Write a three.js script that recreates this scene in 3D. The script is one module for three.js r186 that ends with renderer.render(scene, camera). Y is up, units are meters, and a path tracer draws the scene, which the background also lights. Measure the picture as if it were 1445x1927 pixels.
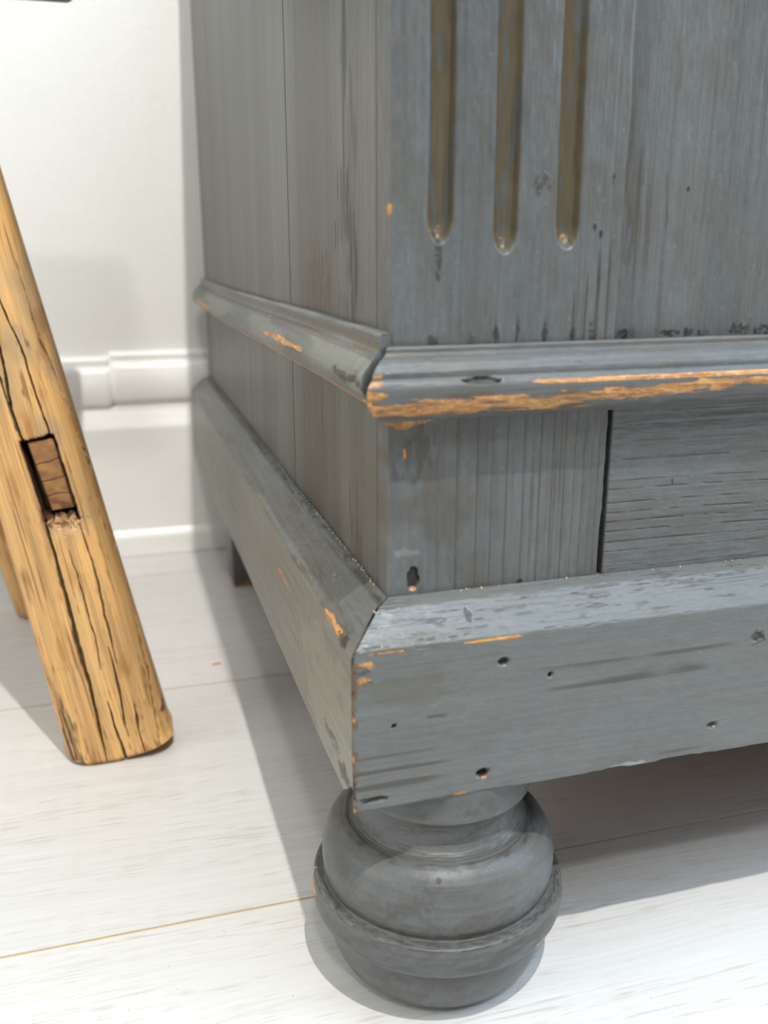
import * as THREE from 'three';
import { RoundedBoxGeometry } from 'three/addons/geometries/RoundedBoxGeometry.js';
import { mergeGeometries } from 'three/addons/utils/BufferGeometryUtils.js';
import { RectAreaLightUniformsLib } from 'three/addons/lights/RectAreaLightUniformsLib.js';

// ------------------------------------------------------------------ camera, sky, large lights, exposure
RectAreaLightUniformsLib.init();
const scene = new THREE.Scene();
scene.background = new THREE.Color().setRGB(0.75, 0.87, 1.0);
const renderer = new THREE.WebGLRenderer({ antialias: true });
renderer.toneMapping = THREE.LinearToneMapping;
renderer.toneMappingExposure = 1.0;
renderer.shadowMap.enabled = true;

const camera = new THREE.PerspectiveCamera(2 * Math.atan(963.5 / 1746.6) * 180 / Math.PI, 1445 / 1927, 0.02, 30);
{
  const yaw = 0.28483, pitch = 0.28478;
  camera.position.set(-0.0928, 0.3109, 0.3124);
  camera.lookAt(camera.position.x + Math.sin(yaw) * Math.cos(pitch), camera.position.y - Math.sin(pitch), camera.position.z - Math.cos(yaw) * Math.cos(pitch));
  camera.focus = 0.43;
  camera.userData.fStop = 8;
}
scene.add(camera);

// daylight falling through the roof window above the right-hand side of the room
const dayLight = new THREE.RectAreaLight(new THREE.Color().setRGB(0.66, 0.83, 1.0), 4.2, 1.6, 1.6);
dayLight.position.set(1.1, 2.43, 0.9);
dayLight.rotation.x = -Math.PI / 2;
dayLight.castShadow = true;
scene.add(dayLight);
// daylight of the window in the right-hand wall
const sideLight = new THREE.RectAreaLight(new THREE.Color().setRGB(0.56, 0.78, 1.0), 7, 1.1, 1.2);
sideLight.position.set(2.18, 1.4, 0.75);
sideLight.rotation.y = Math.PI / 2;
sideLight.castShadow = true;
scene.add(sideLight);
// added soft fill for the shadows and cabinet side, set in an invented left-hand window
const leftFill = new THREE.RectAreaLight(new THREE.Color().setRGB(1.0, 0.98, 0.91), 3.1, 1.2, 1.2);
leftFill.position.set(-1.88, 1.3, 0.3);
leftFill.rotation.y = -Math.PI / 2;
leftFill.castShadow = true;
scene.add(leftFill);

// ------------------------------------------------------------------ helpers
const clamp = (x, a = 0, b = 1) => Math.min(b, Math.max(a, x));
const sst = (a, b, x) => { const t = clamp((x - a) / (b - a)); return t * t * (3 - 2 * t); };
const mix = (a, b, t) => a + (b - a) * t;
function hsh(ix, iy, s) {
  let h = Math.imul(ix, 374761393) + Math.imul(iy, 668265263) + Math.imul(s, 2147483629);
  h = Math.imul(h ^ (h >>> 13), 1274126177);
  return ((h ^ (h >>> 16)) >>> 0) / 4294967296;
}
function vn(x, y, s = 0) {
  const ix = Math.floor(x), iy = Math.floor(y);
  let fx = x - ix, fy = y - iy;
  fx = fx * fx * (3 - 2 * fx); fy = fy * fy * (3 - 2 * fy);
  const a = hsh(ix, iy, s), b = hsh(ix + 1, iy, s), c = hsh(ix, iy + 1, s), d = hsh(ix + 1, iy + 1, s);
  return a + (b - a) * fx + (c - a) * fy + (a - b - c + d) * fx * fy;
}
function fbm(x, y, n, s = 0) {
  let r = 0, w = 0.5, t = 0;
  for (let i = 0; i < n; i++) { r += w * vn(x, y, s + i * 17); t += w; x = x * 2.03 + 3.1; y = y * 2.03 + 1.7; w *= 0.5; }
  return r / t;
}
let rs = 12345;
const rnd = () => { rs = (Math.imul(rs, 1664525) + 1013904223) >>> 0; return rs / 4294967296; };

// a colour map and a relief map computed over W x H metres; fn(u, v, o) fills o.c (sRGB 0..255) and o.h (0..1)
function maps(u0, v0, W, H, ppm, fn) {
  const [pu, pv] = Array.isArray(ppm) ? ppm : [ppm, ppm], w = Math.min(2048, Math.max(8, Math.round(W * pu))), h = Math.min(2048, Math.max(8, Math.round(H * pv)));
  const col = new Uint8Array(w * h * 4), rel = new Uint8Array(w * h * 4), o = { c: [0, 0, 0], h: 0.5 };
  for (let j = 0; j < h; j++) for (let i = 0; i < w; i++) {
    o.h = 0.5; o.u = u0 + (i + 0.5) / w * W; o.v = v0 + (j + 0.5) / h * H;
    fn(u0 + (i + 0.5) / w * W, v0 + (j + 0.5) / h * H, o);
    const k = (j * w + i) * 4, g = clamp(o.h) * 255;
    col[k] = clamp(o.c[0], 0, 255); col[k + 1] = clamp(o.c[1], 0, 255); col[k + 2] = clamp(o.c[2], 0, 255); col[k + 3] = 255;
    rel[k] = rel[k + 1] = rel[k + 2] = g; rel[k + 3] = 255;
  }
  const mk = (d, srgb) => {
    const t = new THREE.DataTexture(d, w, h, THREE.RGBAFormat);
    t.magFilter = THREE.LinearFilter; t.minFilter = THREE.LinearMipmapLinearFilter; t.generateMipmaps = true;
    t.wrapS = t.wrapT = THREE.MirroredRepeatWrapping;
    if (srgb) t.colorSpace = THREE.SRGBColorSpace;
    t.needsUpdate = true; return t;
  };
  return { map: mk(col, true), bumpMap: mk(rel, false), u0, v0, W, H };
}
function matOf(m, opt = {}) {
  return new THREE.MeshPhysicalMaterial({ map: m.map, bumpMap: m.bumpMap, bumpScale: 0.0006, roughness: 0.5, ...opt });
}
const setc = (o, a) => { o.c[0] = a[0]; o.c[1] = a[1]; o.c[2] = a[2]; };
const mixc = (o, a, t) => { o.c[0] += (a[0] - o.c[0]) * t; o.c[1] += (a[1] - o.c[1]) * t; o.c[2] += (a[2] - o.c[2]) * t; };
const mulc = (o, k) => { o.c[0] *= k; o.c[1] *= k; o.c[2] *= k; };

// ragged patch: 1 inside, 0 outside, with a torn outline
function patch(u, v, cu, cv, ru, rv, amp = 0.6, fu = 500, fv = 900, s = 3) {
  const du = (u - cu) / ru, dv = (v - cv) / rv, r2 = du * du + dv * dv;
  if (r2 > 4) return 0;
  return sst(-0.12, 0.18, 1 - Math.sqrt(r2) + (fbm(u * fu, v * fv, 3, s) - 0.5) * 2 * amp);
}

// distressed grey-blue chalk paint with dark wax in the grain
const PAINT = [91, 93, 93], WAX = [52, 46, 39], SOOT = [34, 30, 28], BARE = [192, 134, 74], BARE2 = [138, 88, 46];
function paint(o, al, ac, { seed = 1, wave = 1, wax = 0.5, rings = 0, streak = 1, rough = 1 } = {}) {
  const w = fbm(al * 9, ac * 22, 2, seed + 1) - 0.5, acw = ac + w * 0.004 * wave;
  const s1 = vn(acw * 1500, al * 14, seed + 2), s2 = vn(acw * 420, al * 6, seed + 3), s3 = fbm(al * 28, ac * 70, 3, seed + 4), s4 = vn(acw * 75, al * 2.5, seed + 9);
  const sp = vn(al * 1100, ac * 1100, seed + 5);
  setc(o, PAINT);
  mulc(o, 1 + streak * (0.13 * (s2 - 0.5) + 0.09 * (s1 - 0.5) + 0.16 * (s4 - 0.5)) + 0.16 * (s3 - 0.5) + 0.05 * (sp - 0.5));
  const br = fbm(al * 170, ac * 520, 3, seed + 6);
  mulc(o, 1 + 0.16 * (br - 0.5) + 0.10 * (grit(o.u, o.v) - 0.5));
  mixc(o, [86, 78, 64], 0.34 * sst(0.45, 0.75, fbm(al * 46, ac * 110, 4, seed + 12)) * (0.4 + wax));
  let x = sst(0.54, 0.84, 0.36 * s2 + 0.24 * s1 + 0.36 * s3 + 0.20 * (br - 0.4)) * wax;
  let g = 0.5 + 0.20 * (s1 - 0.5) + 0.25 * (s2 - 0.5) + 0.55 * (br - 0.5) * rough;
  if (rings) {
    const q = acw * rings + 0.7 * fbm(ac * 55, 3.3, 2, seed + 7), f = q - Math.floor(q);
    const line = sst(0.70, 0.97, f) * (1 - sst(0.97, 1, f)) * (0.45 + 0.75 * vn(al * 45, Math.floor(q), seed + 8));
    x = Math.max(x, line * 0.9 * Math.min(1, wax * 1.6)); g -= 0.4 * line;
  }
  mixc(o, WAX, clamp(x));
  if (sp > 0.955) mixc(o, [150, 135, 110], 0.35);
  o.h = g;
}
// fine broken grain that tears the outline of worn patches
function grit(u, v) { let r = 0, w = 1, t = 0, f = 420; for (let i = 0; i < 4; i++) { r += w * vn(u * f + i * 5.1, v * f + i * 2.3, 600 + i); t += w; w *= 0.8; f *= 2.1; } return r / t; }
function bareWood(o, t, al, ac, seed = 5) {
  if (t <= 0) return;
  const n = fbm(al * 160, ac * 900, 3, seed), c = [mix(BARE2[0], BARE[0], n * 1.5), mix(BARE2[1], BARE[1], n * 1.5), mix(BARE2[2], BARE[2], n * 1.5)];
  const e = t + (grit(o.u, o.v) - 0.5) * 1.5 * (1 - 0.55 * t);
  mixc(o, [74, 58, 44], 0.55 * sst(0.15, 0.5, e)); mixc(o, c, sst(0.38, 0.62, e) * 0.95); mixc(o, [222, 178, 122], 0.5 * sst(0.38, 0.62, e) * sst(0.6, 0.75, vn(al * 500, ac * 1800, seed + 3)));
  o.h -= 0.12 * t;
}
const dirt = (o, t, dep = 0.3) => { if (t > 0) { const e = t * sst(0.20, 0.55, t * 0.6 + (grit(o.u, o.v) - 0.5) * 1.3 + 0.1); mixc(o, SOOT, clamp(e)); o.h -= dep * e; } };

// rounded polyline -> dense profile [a, b, na, nb, s]; the outward normal lies to the right of the direction of travel times `side`
function profile(pts, ds = 0.0007, side = 1) {
  const P = [];
  const put = (x, y) => { const l = P[P.length - 1]; if (!l || Math.hypot(l[0] - x, l[1] - y) > 1e-6) P.push([x, y]); };
  for (let i = 0; i < pts.length; i++) {
    const [x, y, r = 0] = pts[i];
    if (i === 0 || i === pts.length - 1 || !r) { put(x, y); continue; }
    const [px, py] = pts[i - 1], [nx, ny] = pts[i + 1];
    const l1 = Math.hypot(px - x, py - y), l2 = Math.hypot(nx - x, ny - y), d = Math.min(r, l1 * 0.48, l2 * 0.48);
    const ax = x + (px - x) / l1 * d, ay = y + (py - y) / l1 * d, bx = x + (nx - x) / l2 * d, by = y + (ny - y) / l2 * d;
    for (let k = 0; k <= 6; k++) { const t = k / 6; put((1 - t) ** 2 * ax + 2 * t * (1 - t) * x + t * t * bx, (1 - t) ** 2 * ay + 2 * t * (1 - t) * y + t * t * by); }
  }
  const Q = [];
  for (let i = 0; i < P.length - 1; i++) {
    const [x0, y0] = P[i], [x1, y1] = P[i + 1], n = Math.max(1, Math.ceil(Math.hypot(x1 - x0, y1 - y0) / ds));
    for (let k = 0; k < n; k++) Q.push([mix(x0, x1, k / n), mix(y0, y1, k / n)]);
  }
  Q.push(P[P.length - 1]);
  let s = 0;
  return Q.map((q, i) => {
    const a = Q[Math.max(0, i - 1)], b = Q[Math.min(Q.length - 1, i + 1)], tx = b[0] - a[0], ty = b[1] - a[1], l = Math.hypot(tx, ty) || 1;
    if (i) s += Math.hypot(q[0] - Q[i - 1][0], q[1] - Q[i - 1][1]);
    return { a: q[0], b: q[1], na: ty / l * side, nb: -tx / l * side, s };
  });
}
function stations(list) {               // [[t0, step], [t1, step], ... [tn]] -> positions
  const r = [];
  for (let i = 0; i < list.length - 1; i++) {
    const n = Math.max(1, Math.round(Math.abs(list[i + 1][0] - list[i][0]) / list[i][1]));
    for (let k = 0; k < n; k++) r.push(mix(list[i][0], list[i + 1][0], k / n));
  }
  r.push(list[list.length - 1][0]); return r;
}
// sweep a profile along stations; map(a, b, t) -> [x, y, z]
function sweep({ prof, ts, map, start, disp, tex, flip = false, caps = true, close = [] }) {
  const n = prof.length, m = ts.length, pos = new Float32Array(n * m * 3), uv = new Float32Array(n * m * 2), idx = [];
  const T0 = ts[0], T1 = ts[m - 1];
  const put = (arr, i, p) => { arr[i * 3] = p[0]; arr[i * 3 + 1] = p[1]; arr[i * 3 + 2] = p[2]; };
  const tAt = (p, j) => { const s0 = start ? start(p.a, p.b) : T0; return s0 + (ts[j] - T0) * (T1 - s0) / (T1 - T0); };
  for (let j = 0; j < m; j++) for (let i = 0; i < n; i++) {
    const p = prof[i], t = tAt(p, j), d = disp ? disp(p, t) : 0, k = j * n + i;
    put(pos, k, map(p.a + p.na * d, p.b + p.nb * d, t));
    uv[k * 2] = (t - tex.u0) / tex.W; uv[k * 2 + 1] = (p.s - tex.v0) / tex.H;
    if (i < n - 1 && j < m - 1) { const a = k, b = k + 1, c = k + n, e = k + n + 1; flip ? idx.push(a, c, b, b, c, e) : idx.push(a, b, c, b, e, c); }
  }
  const g = new THREE.BufferGeometry();
  g.setAttribute('position', new THREE.BufferAttribute(pos, 3)); g.setAttribute('uv', new THREE.BufferAttribute(uv, 2)); g.setIndex(idx);
  g.computeVertexNormals();
  const out = [g];
  if (caps) for (const j of [0, m - 1]) {
    const ring = prof.map((p) => new THREE.Vector2(p.a, p.b)).concat(close.map((q) => new THREE.Vector2(q[0], q[1])));
    const tri = THREE.ShapeUtils.triangulateShape(ring, []), cp = new Float32Array(ring.length * 3), cu = new Float32Array(ring.length * 2);
    ring.forEach((q, i) => {
      const pr = prof[i], t = tAt(pr || { a: q.x, b: q.y }, j), d = pr && disp ? disp(pr, t) : 0;
      put(cp, i, map(q.x + (pr ? pr.na * d : 0), q.y + (pr ? pr.nb * d : 0), t));
      cu[i * 2] = (q.x + 0.01 - tex.u0) / tex.W; cu[i * 2 + 1] = (q.y - 0.02 - tex.v0) / tex.H;
    });
    const cg = new THREE.BufferGeometry();
    cg.setAttribute('position', new THREE.BufferAttribute(cp, 3)); cg.setAttribute('uv', new THREE.BufferAttribute(cu, 2));
    const want = (j === 0) === !flip;
    cg.setIndex(tri.flatMap(([a, b, c]) => want ? [a, c, b] : [a, b, c]));
    cg.computeVertexNormals(); out.push(cg);
  }
  return out.length > 1 ? mergeGeometries(out) : g;
}
// rounded box between two corners with uv in metres by the face's direction
function rbox(x0, x1, y0, y1, z0, z1, r = 0.001, tex = { u0: 0, v0: 0, W: 1, H: 1 }, seg = 2) {
  const g = new RoundedBoxGeometry(x1 - x0, y1 - y0, z1 - z0, seg, Math.min(r, (x1 - x0) / 2.05, (y1 - y0) / 2.05, (z1 - z0) / 2.05));
  g.translate((x0 + x1) / 2, (y0 + y1) / 2, (z0 + z1) / 2);
  const p = g.attributes.position, nn = g.attributes.normal, u = g.attributes.uv;
  for (let i = 0; i < p.count; i++) {
    const ax = Math.abs(nn.getX(i)), ay = Math.abs(nn.getY(i)), az = Math.abs(nn.getZ(i));
    const [a, b] = ax > ay && ax > az ? [p.getZ(i), p.getY(i)] : ay > az ? [p.getX(i), p.getZ(i)] : [p.getX(i), p.getY(i)];
    u.setXY(i, (a - tex.u0) / tex.W, (b - tex.v0) / tex.H);
  }
  return g;
}
function mesh(name, geometry, material, parent, label) {
  const o = new THREE.Mesh(geometry, material);
  o.name = name; o.castShadow = o.receiveShadow = true;
  if (label) o.userData.label = label;
  parent.add(o); return o;
}
function thing(name, label, category, pos = [0, 0, 0], group) {
  const o = new THREE.Group(); o.name = name; o.position.set(...pos);
  o.userData = { label, category }; if (group) o.userData.group = group;
  scene.add(o); return o;
}
function structure(name, geometry, material, label) {
  const o = geometry ? new THREE.Mesh(geometry, material) : new THREE.Group();
  o.name = name; o.castShadow = o.receiveShadow = true; o.userData = { kind: 'structure' }; if (label) o.userData.label = label;
  scene.add(o); return o;
}
const flat = (hex, opt = {}) => new THREE.MeshPhysicalMaterial({ color: hex, roughness: 0.6, ...opt });

// ------------------------------------------------------------------ the room
const WZ = -0.645, XL = -1.9, XR = 2.2, ZF = 3.1, CE = 2.45;
{
  // rough white emulsion: barely visible roller texture and faint mottling
  const wt = maps(0, 0, 0.5, 0.5, 1400, (u, v, o) => {
    const n = fbm(u * 14, v * 14, 3, 41), f = fbm(u * 420, v * 420, 3, 43);
    setc(o, [233, 233, 230]); mulc(o, 1 + 0.018 * (n - 0.5) + 0.02 * (f - 0.5)); o.h = f;
  });
  const wm = matOf(wt, { roughness: 0.75, bumpScale: 0.00025 });
  structure('wall_back', rbox(XL - 0.1, XR + 0.1, -0.1, CE + 0.1, WZ - 0.12, WZ, 0.001, wt), wm, 'smooth warm white painted wall');
  const ly0 = 0.68, ly1 = 1.92, lz0 = -0.32, lz1 = 0.92;     // opening for the added left-hand window
  structure('wall_left', mergeGeometries([
    rbox(XL - 0.12, XL, -0.1, ly0, WZ, ZF, 0.001, wt), rbox(XL - 0.12, XL, ly1, CE + 0.1, WZ, ZF, 0.001, wt),
    rbox(XL - 0.12, XL, ly0, ly1, WZ, lz0, 0.001, wt), rbox(XL - 0.12, XL, ly0, ly1, lz1, ZF, 0.001, wt)]), wm);
  structure('wall_front', rbox(XL - 0.1, XR + 0.1, -0.1, CE + 0.1, ZF, ZF + 0.12, 0.001, wt), flat(0x6a503c, { roughness: 0.8 }), 'plain brown wall across the room');
  const sy0 = 0.78, sy1 = 2.02, sz0 = 0.18, sz1 = 1.32;     // opening of the side window
  structure('wall_right', mergeGeometries([
    rbox(XR, XR + 0.12, -0.1, sy0, WZ, ZF, 0.001, wt), rbox(XR, XR + 0.12, sy1, CE + 0.1, WZ, ZF, 0.001, wt),
    rbox(XR, XR + 0.12, sy0, sy1, WZ, sz0, 0.001, wt), rbox(XR, XR + 0.12, sy0, sy1, sz1, ZF, 0.001, wt)]), wm);
  const wx0 = 0.28, wx1 = 1.92, wz0 = 0.08, wz1 = 1.72;     // opening of the roof window
  structure('ceiling', mergeGeometries([
    rbox(XL - 0.1, wx0, CE, CE + 0.12, WZ, ZF, 0.001, wt), rbox(wx1, XR + 0.1, CE, CE + 0.12, WZ, ZF, 0.001, wt),
    rbox(wx0, wx1, CE, CE + 0.12, WZ, wz0, 0.001, wt), rbox(wx0, wx1, CE, CE + 0.12, wz1, ZF, 0.001, wt)]), wm);
  const win = structure('window_1', null, null, 'white framed roof window'), wf = flat(0xeeeeea);
  const fr = (x0, x1, z0, z1) => mesh('frame_bar', rbox(x0, x1, CE + 0.03, CE + 0.08, z0, z1, 0.003), wf, win);
  fr(wx0, wx0 + 0.05, wz0, wz1); fr(wx1 - 0.05, wx1, wz0, wz1); fr(wx0 + 0.05, wx1 - 0.05, wz0, wz0 + 0.05); fr(wx0 + 0.05, wx1 - 0.05, wz1 - 0.05, wz1);
  const glass = new THREE.MeshPhysicalMaterial({ color: 0xffffff, transmission: 1, thickness: 0, roughness: 0, ior: 1.45 });
  mesh('pane', rbox(wx0 + 0.05, wx1 - 0.05, CE + 0.05, CE + 0.056, wz0 + 0.05, wz1 - 0.05, 0.001), glass, win);
  const addedWin3 = structure('added_window_3', null, null, 'added white framed window for fill light on the side of the cabinet');  // unseen window, put in to house the left fill light
  const fl3 = (y0, y1, z0, z1) => mesh('frame_bar', rbox(XL - 0.08, XL - 0.03, y0, y1, z0, z1, 0.003), wf, addedWin3);
  fl3(ly0, ly0 + 0.05, lz0, lz1); fl3(ly1 - 0.05, ly1, lz0, lz1); fl3(ly0 + 0.05, ly1 - 0.05, lz0, lz0 + 0.05); fl3(ly0 + 0.05, ly1 - 0.05, lz1 - 0.05, lz1);
  mesh('pane', rbox(XL - 0.056, XL - 0.05, ly0 + 0.05, ly1 - 0.05, lz0 + 0.05, lz1 - 0.05, 0.001), glass, addedWin3);
  const win2 = structure('window_2', null, null, 'white framed side window');
  const fs = (y0, y1, z0, z1) => mesh('frame_bar', rbox(XR + 0.03, XR + 0.08, y0, y1, z0, z1, 0.003), wf, win2);
  fs(sy0, sy0 + 0.05, sz0, sz1); fs(sy1 - 0.05, sy1, sz0, sz1); fs(sy0 + 0.05, sy1 - 0.05, sz0, sz0 + 0.05); fs(sy0 + 0.05, sy1 - 0.05, sz1 - 0.05, sz1);
  mesh('pane', rbox(XR + 0.05, XR + 0.056, sy0 + 0.05, sy1 - 0.05, sz0 + 0.05, sz1 - 0.05, 0.001), glass, win2);
}
{
  // moulded skirting: two lengths that meet beside the cabinet
  const sk = maps(0, 0, 0.4, 0.26, 1200, (u, v, o) => {
    const f = fbm(u * 60, v * 500, 3, 51); setc(o, [241, 241, 238]); mulc(o, 1 + 0.02 * (f - 0.5)); o.h = f;
    if (vn(u * 300, v * 300, 52) > 0.97) mixc(o, [190, 180, 165], 0.3);
  });
  const sm = matOf(sk, { roughness: 0.35, bumpScale: 0.00015 });
  const base = structure('baseboard_back', null, null, 'white moulded skirting board');
  const pts = (k) => [[0.0225, 0.0005], [0.0225, 0.020, 0.003], [0.019, 0.0255, 0.002], [0.0175, 0.027, 0.001], [0.0175, 0.132, 0.002], [0.0095, 0.1505, 0.003], [0.0095, 0.156, 0.002],
    [0.0135, 0.159, 0.004], [0.0155, 0.168, 0.006], [0.0155, 0.180, 0.008], [0.0115, 0.1925, 0.004], [0.007, 0.196, 0.002], [0.007, 0.203, 0.0015], [0.0045, 0.2055, 0.002], [0, 0.206]].map(([a, b, r]) => [a, b > 0.152 ? 0.152 + (b - 0.152) * k - (1 - k) * 0.12 : b, r]);
  const put = (x0, x1, k) => mesh('skirting_length', sweep({ prof: profile(pts(k), 0.004, 1), ts: stations([[x0, 0.002], [x0 + 0.004, 0.1], [x1 - 0.004, 0.002], [x1]]), tex: sk, close: [[0, 0.0005]],
    map: (a, b, t) => { const e = Math.min(t - x0, x1 - t), c = b > 0.152 ? 0.0022 * (1 - sst(0, 0.005, e)) : 0; return [t, b, WZ + Math.max(0, a - c)]; } }), sm, base);
  put(XL, -0.09402, 0.975); put(-0.0940, XR, 1.0);
}
{
  // white-washed oak laminate laid in rows along the wall
  const W = 0.6, H = 0.246;
  const variants = [0, 1, 2].map((k) => {
    const t = maps(0, 0, W, H, k === 0 ? 3000 : 2200, (u, v, o) => {
      const s = 61 + k * 31, wv = fbm(u * 3.2, v * 9, 3, s) - 0.5, a = v + wv * 0.018;
      const f = vn(a * 900, u * 26, s + 1), m = vn(a * 260, u * 7, s + 2), l = fbm(a * 46, u * 1.8, 3, s + 3), p = fbm(u * 12, v * 40, 3, s + 4);
      const d = sst(0.70, 0.94, vn(a * 1050, u * 55, s + 5)) * sst(0.42, 0.72, p + 0.25 * (l - 0.5));
      setc(o, [207, 206, 204]);
      mulc(o, 1 + 0.025 * (f - 0.5) + 0.025 * (m - 0.5) + 0.03 * (l - 0.5));
      mixc(o, [170, 158, 143], 0.34 * d + 0.10 * sst(0.60, 0.8, l) * sst(0.45, 0.9, m));
      mixc(o, [168, 158, 146], 0.30 * sst(0.66, 0.92, vn(a * 2000, u * 75, s + 7)) * sst(0.3, 0.62, fbm(u * 16, v * 60, 2, s + 8)));
      if (vn(u * 340, v * 340, s + 6) > 0.992) mixc(o, [110, 100, 90], 0.7);
      o.h = 0.5 + 0.3 * (f - 0.5) - 0.5 * d;
    });
    return [t, matOf(t, { roughness: 0.42, bumpScale: 0.00025 })];
  });
  const fl = structure('floor', rbox(XL - 0.1, XR + 0.1, -0.12, -0.0006, WZ, ZF, 0.0002), flat(0xcdae7c, { roughness: 0.9 }), 'white-washed oak plank floor');
  const edges = []; for (let z = -0.806; z < ZF; z += 0.246) edges.push(z);
  edges.forEach((z, r) => {
    const z0 = Math.max(WZ, z) + 0.0006, z1 = Math.min(ZF, z + 0.246) - 0.0006;
    if (z1 - z0 < 0.01) return;
    let xs = [XL, -0.62 - 0.1 * (r % 3), 0.55 + 0.13 * ((r * 2) % 3), 1.75 - 0.11 * (r % 2), XR];
    for (let i = 0; i < 4; i++) {
      const [t, m] = variants[(r * 2 + i + 1) % 3];
      mesh('floor_plank', rbox(xs[i] + 0.0004, xs[i + 1] - 0.0004, -0.0006, 0, z0, z1, 0.0003, { ...t, u0: -0.37 * (r * 4 + i), v0: z }, 1), m, fl);
    }
  });
}

// ------------------------------------------------------------------ ceiling downlights
function downlight(x, z, aim, power, color, radius, label) {
  const g = thing('ceiling_downlight', label, 'lamp', [x, CE, z]);
  const ring = new THREE.LatheGeometry([[0.030, -0.001], [0.034, -0.006], [0.045, -0.005], [0.048, 0]].map(([a, b]) => new THREE.Vector2(a, b)), 40);
  mesh('trim_ring', ring, flat(0xdedede, { metalness: 0.4, roughness: 0.3 }), g);
  mesh('lens', new THREE.LatheGeometry([[0, -0.003], [0.02, -0.0025], [0.030, -0.001]].map(([a, b]) => new THREE.Vector2(a, b)), 32),
    new THREE.MeshStandardMaterial({ color: 0xffffff, emissive: color, emissiveIntensity: 3 }), g, 'warm glowing lens');
  const l = new THREE.SpotLight(color, power, 0, 1.05, 0.6, 2);
  l.position.set(0, -0.012, 0); l.target.position.set(aim[0] - x, aim[1] - CE, aim[2] - z);
  l.castShadow = true; l.shadow.radius = radius; l.shadow.mapSize.set(2048, 2048);
  g.add(l, l.target); return g;
}
const WARM = new THREE.Color().setRGB(1.0, 0.965, 0.91);
downlight(0.062, 0.90, [-0.1, 0, -0.3], 15, WARM, 0.8, 'round recessed ceiling downlight over the front of the grey cabinet').name = 'ceiling_downlight';
downlight(-0.345, 1.6, [-0.1, 0, -0.1], 8, WARM, 5, 'round recessed ceiling downlight further out in front of the wooden stool').name = 'ceiling_downlight_001';

// ------------------------------------------------------------------ the cabinet
const cab = thing('cabinet', 'distressed grey-blue painted wooden cabinet with fluted corner post and bun foot', 'cabinet');
const CX = 0.82, CD = 0.618, TOP = 0.60;                 // right end, depth, height of the body
const YB = 0.1038, YT = 0.1685, YI = 0.1818;             // plinth: underside, outer edge, top at the body
const rawMat = (() => { const t = maps(0, 0, 0.4, 0.2, 1200, (u, v, o) => { const n = fbm(u * 12, v * 220, 3, 77), m = vn(v * 60, u * 3, 78); setc(o, [112, 76, 48]); mulc(o, 0.8 + 0.3 * n + 0.15 * m); o.h = n; }); return [t, matOf(t, { roughness: 0.8 })]; })();

const holes = [[0.033, 0.1127, 0.0026, 0.0017, 0.0035], [0.040, 0.159, 0.0022, 0.0015, 0.0022], [0.0595, 0.151, 0.0009, 0.0009, 0.003], [-0.0031, 0.1386, 0.0008, 0.0008, 0.003],
  [0.1354, 0.1173, 0.0026, 0.0013, 0.0016], [0.0133, 0.1398, 0.0042, 0.0010, 0.0007], [0.1525, 0.1547, 0.0030, 0.0022, 0.0012], [0.011, 0.1325, 0.003, 0.0007, 0.0004], [-0.010, 0.1085, 0.004, 0.0012, 0.001]];
function dent(x, y) { let d = 0; for (const [hx, hy, rx, ry, dp] of holes) { const q = ((x - hx) / rx) ** 2 + ((y - hy) / ry) ** 2; if (q < 1.4) d = Math.max(d, dp * (1 - sst(0.35, 1.4, q))); } return d; }
const plinthPts = [[-0.006, YI - 0.001], [0.0005, YI + 0.0004, 0.0005], [0.0058, YI - 0.0012, 0.0012], [0.0185, YT + 0.0008, 0.0012], [0.01905, YT - 0.0006, 0.0008], [0.01905, YB + 0.001, 0.0009], [0.018, YB, 0.0006], [-0.006, YB]];
const pProf = profile(plinthPts, 0.0006, -1);
const atS = (prof, s) => { let lo = 0, hi = prof.length - 1; while (hi - lo > 1) { const m = (lo + hi) >> 1; prof[m].s > s ? hi = m : lo = m; } return prof[lo]; };
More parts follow.
